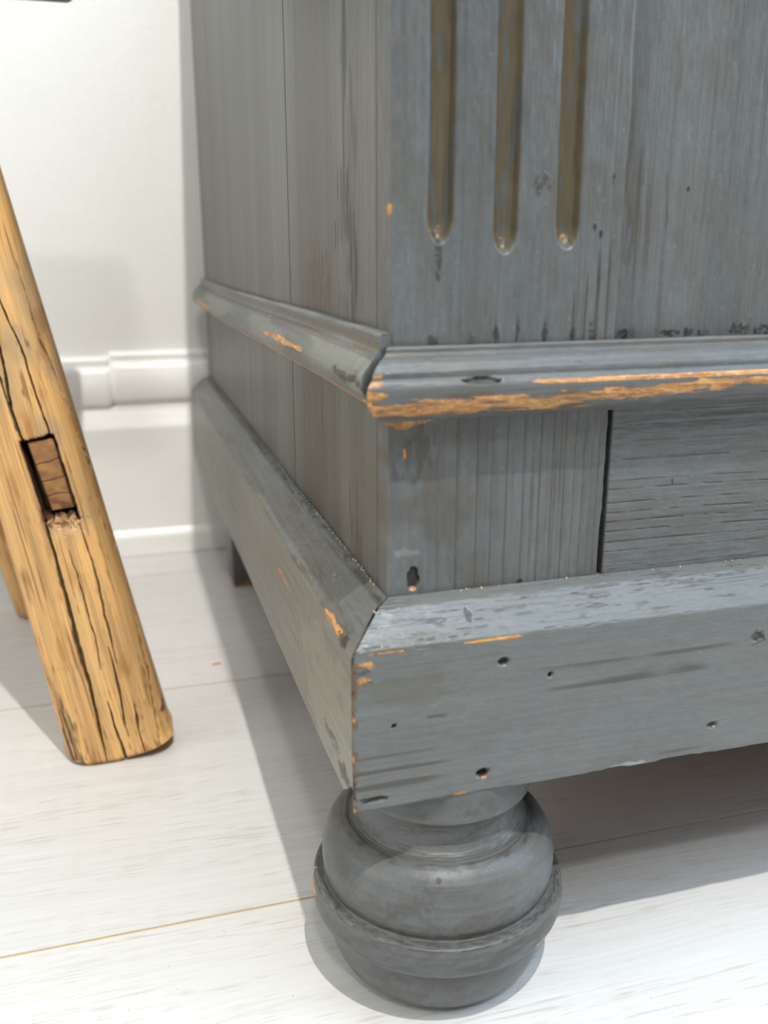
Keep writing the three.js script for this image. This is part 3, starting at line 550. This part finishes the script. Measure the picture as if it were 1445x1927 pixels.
{ // turned bun feet
  const segs = [[[0.002, 0], [0.025, 0], [0.034, 0.0003], [0.0395, 0.0024], [0.0445, 0.0080], [0.0475, 0.0155], [0.0488, 0.0235], [0.0490, 0.0300]], [[0.0490, 0.0300], [0.0518, 0.0302], [0.0538, 0.0308], [0.0548, 0.0324], [0.0554, 0.0358], [0.0554, 0.0395], [0.0547, 0.0432], [0.0536, 0.0444], [0.0504, 0.0448]],
    [[0.0504, 0.0448], [0.0498, 0.0455], [0.0503, 0.0478], [0.0508, 0.0525], [0.0507, 0.0580], [0.0492, 0.0638], [0.0462, 0.0688], [0.0420, 0.0720], [0.0394, 0.0728]], [[0.0394, 0.0728], [0.0384, 0.0732], [0.0376, 0.0740]], [[0.0376, 0.0740], [0.0356, 0.0762], [0.0345, 0.0795], [0.0343, 0.0835], [0.0350, 0.0875], [0.0372, 0.0902]], [[0.0372, 0.0902], [0.0389, 0.0908], [0.0395, 0.0921], [0.0395, 0.1080]]];
  const pts = []; for (const s of segs) { const c = new THREE.SplineCurve(s.map(([a, b]) => new THREE.Vector2(a, b))); const n = 22; for (let i = 0; i < n; i++) pts.push(c.getPoint(i / n)); } pts.push(new THREE.Vector2(0.0395, 0.1080), new THREE.Vector2(0.001, 0.1085));
  const L = pts.length - 1, tx = maps(0, 0, 1, 1, [1700, 640], (u, v, o) => {
    const qi = Math.min(L - 1, Math.floor(v * L)), q = pts[qi].clone().lerp(pts[qi + 1], v * L - qi), f = u * Math.PI * 2 - Math.PI, al = f * 0.05, y = q.y;
    paint(o, al, v * 0.26, { seed: 231, wax: 0.30, wave: 0.3, streak: 0.6, rough: 0.5 }); o.u = al; o.v = v * 0.26;
    const wp = fbm(al * 70, v * 30, 3, 235), side = fbm(al * 40 + wp * 3, v * 26 + wp * 2.5, 5, 232); mixc(o, WAX, 0.38 * sst(0.42, 0.78, side + 0.35 * (grit(o.u, o.v) - 0.5)));
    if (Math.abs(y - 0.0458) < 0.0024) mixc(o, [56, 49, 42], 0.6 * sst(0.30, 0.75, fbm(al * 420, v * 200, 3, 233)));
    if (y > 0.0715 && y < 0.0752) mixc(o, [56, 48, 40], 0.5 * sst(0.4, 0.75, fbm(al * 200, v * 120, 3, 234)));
    bareWood(o, y > 0.0295 && y < 0.046 ? patch(f * 0.05, y, -1.72 * 0.05, 0.0370, 0.0060, 0.0065, 0.7, 300, 300, 58) : 0, al, y);
    bareWood(o, y > 0.0295 && y < 0.046 ? patch(f * 0.05, y, 0.60 * 0.05, 0.0325, 0.0040, 0.0012, 0.9, 700, 500, 59) * 0.9 : 0, y, al);
    dirt(o, patch(f * 0.05, y, -0.33 * 0.05, 0.0695, 0.0012, 0.0010, 0.4, 700, 700, 60) * 0.8);
  });
  tx.map.wrapS = tx.bumpMap.wrapS = THREE.RepeatWrapping;
  const g = new THREE.LatheGeometry(pts, 220, Math.PI), fm = matOf(tx, { roughness: 0.44, bumpScale: 0.0003 });
  for (const x of [0.0293, CX - 0.0293]) { const f = mesh('bun_foot', g, fm, cab, 'turned blue-grey bun foot with raised band'); f.position.set(x, 0, -0.0210); }
}

// ------------------------------------------------------------------ the stool
{
  const C = [-0.375, 0, -0.385], st = thing('wooden_stool', 'rustic honey-coloured wooden stool with splayed cracked legs beside the grey cabinet', 'stool', C);
  const LX = -0.185, LZ = -0.12, SEAT = 0.4662;
  const half = (y) => 0.0330 - 0.022 * y;
  // checks in the wood: [height, offset from the leg's middle, width]
  const cracks = [
    [[0.32, 0.004, 0.0008], [0.278, 0.007, 0.0010], [0.248, 0.011, 0.0011], [0.226, 0.0112, 0.0010], [0.203, 0.0125, 0.0010]],
    [[0.153, -0.0035, 0.0016], [0.126, -0.004, 0.0020], [0.094, -0.005, 0.0028], [0.070, -0.006, 0.0028], [0.046, -0.0062, 0.0020], [0.020, -0.008, 0.0013], [0.002, -0.009, 0.0006]],
    [[0.30, 0.001, 0.0008], [0.248, -0.001, 0.0013], [0.217, -0.0042, 0.0017], [0.196, -0.003, 0.0016]], [[0.29, -0.0075, 0.0006], [0.233, -0.005, 0.0009], [0.206, -0.0045, 0.0005]],
    [[0.30, 0.021, 0.0004], [0.256, 0.022, 0.0007], [0.241, 0.024, 0.0007], [0.213, 0.0272, 0.0003]], [[0.204, 0.0268, 0.0003], [0.19, 0.028, 0.0006], [0.178, 0.029, 0.0002]],
    [[0.150, 0.0150, 0.0006], [0.121, 0.016, 0.0011], [0.092, 0.0142, 0.0011], [0.063, 0.013, 0.0004]], [[0.074, 0.0112, 0.0004], [0.051, 0.010, 0.0014], [0.024, 0.008, 0.0006]], [[0.040, 0.001, 0.0004], [0.015, 0.002, 0.0014], [0.0, 0.0022, 0.0016]],
    [[0.135, 0.005, 0.0003], [0.111, 0.005, 0.0007], [0.082, 0.0052, 0.0007], [0.060, 0.003, 0.0003]], [[0.143, 0.030, 0.0003], [0.112, 0.0315, 0.0008], [0.079, 0.030, 0.0008], [0.050, 0.029, 0.0007], [0.009, 0.0245, 0.0004]],
    [[0.037, 0.016, 0.0004], [0.026, 0.0152, 0.0017], [0.018, 0.0146, 0.0006], [0.002, 0.014, 0.0011]], [[0.050, -0.0255, 0.0003], [0.026, -0.0262, 0.0010], [0.004, -0.026, 0.0007]], [[0.040, -0.0285, 0.0003], [0.020, -0.0290, 0.0008], [0.004, -0.0285, 0.0004]]];
  const crackAt = (s, y, k = 1) => {
    let best = 0;
    for (const c of cracks) {
      if (y > c[0][0] || y < c[c.length - 1][0]) continue;
      let i = 0; while (i < c.length - 2 && y < c[i + 1][0]) i++;
      const f = (c[i][0] - y) / (c[i][0] - c[i + 1][0]), cs = mix(c[i][1], c[i + 1][1], f) + 0.0014 * (fbm(y * 150, c[0][1] * 999, 4, 301) - 0.5), w = mix(c[i][2], c[i + 1][2], f) * k * (0.35 + 1.1 * fbm(y * 260, c[0][1] * 500, 3, 302));
      const q = 1 - Math.abs(s - cs) / (w * 0.62 + 0.00012); if (q > 0) best = Math.max(best, sst(0, 0.55, q) * Math.min(1, w / 0.0007));
    }
    return best;
  };
  // mortise: lean of its sides follows the leg
  const mort = (s, y) => {             // > 0 inside
    const m = 0.0055 + (0.178 - y) * 0.030, e = 0.0010 * (fbm(y * 260, s * 260, 2, 303) - 0.5), top = 0.2015 + 0.16 * (s - 0.006), bot = 0.1545 + 0.10 * (s - 0.006) + 0.008 * (fbm(s * 330, 2, 2, 304) - 0.6);
    return Math.min(0.0098 - Math.abs(s - m) + e, top - y + e * 2, y - bot + e * 2);
  };
  const woodCol = (o, s, y, seed, checks) => {
    const w = s + 0.0022 * (fbm(y * 14, s * 60, 2, seed) - 0.5), a = vn(w * 300, y * 7, seed + 1), b = vn(w * 1300, y * 22, seed + 2), c = fbm(s * 60, y * 16, 3, seed + 3);
    setc(o, [208, 162, 104]);
    mulc(o, 1 + 0.16 * (a - 0.5) + 0.20 * (b - 0.5) + 0.18 * (c - 0.5) + 0.12 * (fbm(w * 2200, y * 90, 2, seed + 8) - 0.5));
    mixc(o, [222, 180, 122], 0.45 * sst(0.5, 0.72, fbm(s * 90 + 9, y * 11, 3, seed + 4)));
    mixc(o, [150, 96, 48], 0.5 * sst(0.62, 0.8, fbm(s * 130, y * 34, 3, seed + 5)));
    mixc(o, [116, 78, 44], 0.55 * sst(0.80, 0.93, vn(w * 800, y * 26, seed + 6)));
    mixc(o, [140, 128, 116], 0.35 * sst(0.62, 0.78, fbm(s * 40, y * 20, 3, seed + 7)));
    const fk = sst(0.80, 0.93, vn(w * 1500, y * 110, seed + 9)) * sst(0.35, 0.65, fbm(s * 80, y * 30, 2, seed + 10)); mixc(o, [104, 72, 44], 0.6 * fk);
    o.h = 0.5 + 0.3 * (a - 0.5) + 0.25 * (b - 0.5) - 0.25 * fk;
    if (checks) {
      const k = crackAt(s, y, 0.85); mixc(o, [70, 54, 42], 0.85 * k * (0.6 + 0.5 * grit(s, y))); o.h -= 0.3 * k;
      const md = mort(s, y); if (md > -0.0012) mixc(o, [50, 34, 22], 0.85 * sst(-0.0010, 0.0002, md));
      const low = patch(s, y, 0.006, 0.1525, 0.012, 0.0050, 0.6, 260, 260, 308); mixc(o, [104, 64, 36], 0.85 * low * sst(0.40, 0.60, grit(s, y))); mixc(o, [226, 186, 130], 0.5 * patch(s, y, 0.008, 0.146, 0.010, 0.005, 0.8, 400, 400, 313) * sst(0.45, 0.6, grit(s + 1, y)));
      const lb = patch(s, y, -0.026, 0.018, 0.006, 0.022, 0.7, 500, 80, 310); mixc(o, [84, 62, 44], 0.65 * lb * sst(0.45, 0.6, vn(s * 1500, y * 60, 311)));
      mixc(o, [92, 54, 28], 0.8 * patch(s, y, 0.034, 0.027, 0.003, 0.006, 0.7, 400, 300, 312));
    }
  };
  const legTex = (seed, checks, ppm) => maps(-0.045, 0, 0.19, 0.50, ppm, (s, y, o) => woodCol(o, s, y, seed, checks));
  const tA = legTex(321, true, 3500), tB = legTex(331, false, 1500);
  const mA = matOf(tA, { roughness: 0.55, bumpScale: 0.0005 }), mB = matOf(tB, { roughness: 0.55, bumpScale: 0.0005 });
  // leg with a rounded rectangular section cut level with the floor
  function legGeo(bx, bz, lx, lz, front, fine) {
    const sec = [], r = 0.0165, B = 0.026, A = 0.033, arc = (cx, cz, a0, n) => { for (let i = 0; i <= n; i++) { const t = a0 + Math.PI / 2 * i / n; sec.push([cx + r * Math.cos(t), cz + r * Math.sin(t)]); } };
    const line = (x0, z0, x1, z1, n) => { for (let i = 1; i < n; i++) sec.push([mix(x0, x1, i / n), mix(z0, z1, i / n)]); };
    // starts at the left of the front face, runs along it to the right, then round the back; z grows towards the front
    const nf = fine ? 120 : 8, na = fine ? 44 : 6;
    line(-(A - r) - 0.0001, B, A - r, B, nf); sec.reverse(); sec.reverse();
    { for (let i = 0; i <= na; i++) { const t = Math.PI / 2 - Math.PI / 2 * i / na; sec.push([A - r + r * Math.cos(t), B - r + r * Math.sin(t)]); } }
    line(A, B - r, A, -(B - r), fine ? 24 : 6);
    for (let i = 0; i <= 8; i++) { const t = -Math.PI / 2 * i / 8; sec.push([A - r + r * Math.cos(t), -(B - r) + r * Math.sin(t)]); }
    line(A - r, -B, -(A - r), -B, 8);
    for (let i = 0; i <= 8; i++) { const t = -Math.PI / 2 - Math.PI / 2 * i / 8; sec.push([-(A - r) + r * Math.cos(t), -(B - r) + r * Math.sin(t)]); }
    line(-A, -(B - r), -A, B - r, fine ? 14 : 6);
    for (let i = 0; i <= na; i++) { const t = Math.PI - Math.PI / 2 * i / na; sec.push([-(A - r) + r * Math.cos(t), B - r + r * Math.sin(t)]); }
    const n = sec.length, ys = fine ? stations([[0, 0.0007], [0.004, 0.0008], [0.30, 0.004], [SEAT + 0.004]]) : stations([[0, 0.002], [0.006, 0.02], [SEAT + 0.004]]);
    const pos = [], uv = [], idx = []; let arcl = 0; const al = sec.map((q, i) => { if (i) arcl += Math.hypot(q[0] - sec[i - 1][0], q[1] - sec[i - 1][1]); return arcl; });
    ys.forEach((y, j) => {
      const k = half(y) / A, ch = 0.0030 * (1 - sst(0, 0.0035, y));
      for (let i = 0; i <= n; i++) {
        const q = sec[i % n], nl = Math.hypot(q[0], q[1]); let s = q[0] * k, z = q[1] * k;
        let d = 0.0007 * (fbm(al[i % n] * 90, y * 9, 2, 341) - 0.5) - ch;
        const onFront = q[1] > 0.0 && fine;
        if (onFront) {
          const c = crackAt(s, y, 0.8); d -= 0.0035 * c;
          const md = mort(s, y); if (md > 0 && q[1] > 0.018) z -= 0.020 * sst(0, 0.0009, md); else if (md > -0.0010) d -= 0.0006;
          d -= 0.0030 * patch(s, y, 0.006, 0.1525, 0.010, 0.0045, 0.5, 260, 260, 308);
        }
        s += q[0] / nl * d; z += q[1] / nl * d;
        // the foot is sawn slightly askew, so its right-hand side lifts off the floor
        const lift = j === 0 || y < 0.012 ? Math.max(0, (s + 0.004) * 0.20) * (1 - y / 0.012) : 0;
        pos.push(bx + lx * y + s - C[0], y + lift, bz + lz * y + z * front - C[2]);
        uv.push(((onFront ? s : i < n ? al[i] : arcl) - tA.u0) / tA.W, (y - tA.v0) / tA.H);
      }
    });
    const m = n + 1;
    for (let j = 0; j < ys.length - 1; j++) for (let i = 0; i < n; i++) { const a = j * m + i, b = a + 1, c = a + m, e = c + 1; front > 0 ? idx.push(a, b, c, b, e, c) : idx.push(a, c, b, b, c, e); }
    for (const j of [0, ys.length - 1]) { const y = ys[j], c0 = pos.length / 3; pos.push(bx + lx * y - C[0], y + (j ? 0 : 0.0006), bz + lz * y - C[2]); uv.push(0.5, 0.5); for (let i = 0; i < n; i++) idx.push(c0, j * m + i + ((j === 0) === (front > 0) ? 1 : 0), j * m + i + ((j === 0) === (front > 0) ? 0 : 1)); }
    const g = new THREE.BufferGeometry(); g.setAttribute('position', new THREE.Float32BufferAttribute(pos, 3)); g.setAttribute('uv', new THREE.Float32BufferAttribute(uv, 2)); g.setIndex(idx); g.computeVertexNormals(); return g;
  }
  mesh('leg', legGeo(-0.105, -0.247, LX, LZ, 1, true), mA, st, 'cracked honey-coloured leg with a wedged mortise');
  mesh('leg', legGeo(-0.155, -0.502, LX, 0.2, -1, false), mB, st);
  mesh('leg', legGeo(-0.645, -0.247, -LX, LZ, 1, false), mB, st);
  mesh('leg', legGeo(-0.600, -0.502, -LX, 0.2, -1, false), mB, st);
  // stretcher between the front and rear leg whose tenon shows in the mortise
  const ty = 0.178, fx = -0.105 + LX * ty, fz = -0.247 + LZ * ty, bx = -0.155 + LX * ty, bz = -0.502 + 0.2 * ty;
  const te = maps(-0.02, 0.13, 0.05, 0.09, 7000, (s, y, o) => {
    const n = fbm(s * 260, y * 300, 3, 351), r = fbm(s * 40, y * 500, 3, 352); setc(o, [150, 108, 66]); mulc(o, 0.75 + 0.35 * n + 0.2 * r);
    for (const cy of [0.187, 0.176, 0.1665]) { const q = 1 - Math.abs(y - cy - 0.004 * (fbm(s * 160, cy * 99, 2, 353) - 0.5) - 0.1 * (s - 0.006)) / 0.0006; if (q > 0) { mixc(o, [66, 38, 20], 0.8 * q); o.h -= 0.4 * q; } }
    mixc(o, [96, 54, 28], 0.6 * sst(0.5, 0.7, fbm(s * 220, y * 220, 2, 354)) * sst(0.172, 0.160, y)); o.h += 0.3 * (n - 0.5);
  });
  const mE = matOf(te, { roughness: 0.7, bumpScale: 0.0008 });
  const sl = mesh('stretcher', (() => { const dx = fx - bx, dz = fz - bz, L = Math.hypot(dx, dz) - 0.045; const g = rbox(-0.0075, 0.0075, ty - 0.018, ty + 0.018, -L / 2, L / 2, 0.003, tB, 3); g.rotateY(Math.atan2(dx, dz)); g.translate((fx + bx) / 2 - C[0], 0, (fz + bz) / 2 - C[2]); return g; })(), mB, st);
  {
    // tenon end: slightly ragged block, a little below the face of the leg
    const g = rbox(-0.0072, 0.0072, -0.0205, 0.0215, -0.014, 0, 0.0012, te, 6), p = g.attributes.position, u = g.attributes.uv;
    for (let i = 0; i < p.count; i++) {
      let x = p.getX(i), y = p.getY(i), z = p.getZ(i); const Y = ty + y, m = 0.0068 + (0.178 - Y) * 0.030, s = x + m + LX * 0;
      if (z > -0.002) z += 0.0014 * (fbm(x * 300, y * 300, 3, 355) - 0.5) - (0.004 + 0.004 * vn(x * 400, 1, 356)) * sst(-0.009, -0.019, y);
      p.setXYZ(i, -0.105 + LX * Y + s - C[0], Y + 0.12 * x, -0.247 + LZ * Y + 0.026 * half(Y) / 0.033 - 0.0022 + z - C[2]);
      u.setXY(i, (s - te.u0) / te.W, (Y - te.v0) / te.H);
    }
    g.computeVertexNormals();
    mesh('tenon', g, mE, sl, 'dark brown cracked tenon end');
  }
  mesh('stretcher', rbox(-0.0075 - 0.59 - LX * ty - C[0] - 0.022, 0.0075 - 0.59 - LX * ty - C[0] - 0.022, ty - 0.018, ty + 0.018, -0.105, 0.105, 0.003, tB, 3), mB, st);
  // seat
  const ts = maps(0, 0, 0.4, 0.2, 1500, (u, v, o) => { const a = fbm(u * 6, v * 160, 3, 361), b = vn(v * 900, u * 20, 362); setc(o, [92, 84, 66]); mulc(o, 0.8 + 0.35 * a + 0.12 * (b - 0.5)); o.h = a; });
  mesh('seat', rbox(-0.278, 0.278, SEAT, SEAT + 0.034, -0.045, 0.115, 0.006, ts, 4), matOf(ts, { roughness: 0.6 }), st, 'dark olive-brown wooden seat slab');
}

// ------------------------------------------------------------------ crumbs
{
  const bit = (name, label, x, y, z, l, w, turn, tilt, hex) => {
    const g = new RoundedBoxGeometry(l, w * 0.7, w, 2, w * 0.3), p = g.attributes.position;
    for (let i = 0; i < p.count; i++) { const k = 1 - 0.55 * Math.abs(p.getX(i)) / l * 2; p.setY(i, p.getY(i) * k); p.setZ(i, p.getZ(i) * k + 0.12 * w * Math.sin(p.getX(i) * 900)); }
    g.computeVertexNormals();
    const o = mesh(name, g, flat(hex, { roughness: 0.8 }), scene); o.position.set(x, y, z); o.rotation.set(0, turn, tilt);
    o.userData = { label, category: name === 'wood_splinter' ? 'splinter' : 'crumb' }; return o;
  };
  bit('wood_splinter', 'pale wood splinter stuck in the mitred corner of the grey plinth', -0.0068, 0.1795, 0.0078, 0.0036, 0.0009, 0.6, -0.9, 0xe6d6b4);
  bit('wood_crumb', 'tiny orange wood crumb on the white floor at the edge of the cabinet shadow', -0.0335, 0.0007, -0.345, 0.007, 0.0022, 0.2, 0, 0xc98a3c);
}

{ // sawdust in the creases of the plinth
  const N = 150, im = new THREE.InstancedMesh(new THREE.IcosahedronGeometry(0.00027, 0), flat(0xffffff, { roughness: 0.8 }), N), m = new THREE.Matrix4(), q = new THREE.Quaternion(), e = new THREE.Euler(), c = new THREE.Color();
  for (let i = 0; i < N; i++) {
    const r = rnd(), k = 0.5 + 1.1 * rnd() * rnd(); let x, y, z;
    if (i < 90) { z = -0.012 - 0.17 * r * (0.4 + 0.6 * rnd()); x = -0.0006 - 0.0012 * rnd(); y = YI + 0.0005; }
    else if (i < 118) { z = -0.03 - 0.09 * r; const a = 0.007 + 0.010 * rnd(); x = -a; y = YI - 0.0012 - (a - 0.0058) * 0.89 + 0.0002; }
    else { x = 0.005 + 0.16 * r; z = 0.0006 + 0.001 * rnd(); y = YI + 0.0005; }
    e.set(rnd() * 6, rnd() * 6, rnd() * 6); q.setFromEuler(e); m.compose(new THREE.Vector3(x, y, z), q, new THREE.Vector3(k * (1 + rnd()), k, k)); im.setMatrixAt(i, m);
    im.setColorAt(i, c.setHSL(0.09 + 0.03 * rnd(), 0.45, 0.28 + 0.30 * rnd()));
  }
  im.name = 'sawdust'; im.castShadow = im.receiveShadow = true; im.userData = { kind: 'stuff', label: 'fine golden sawdust lying in the creases of the grey plinth', category: 'sawdust' }; scene.add(im);
}

renderer.render(scene, camera);
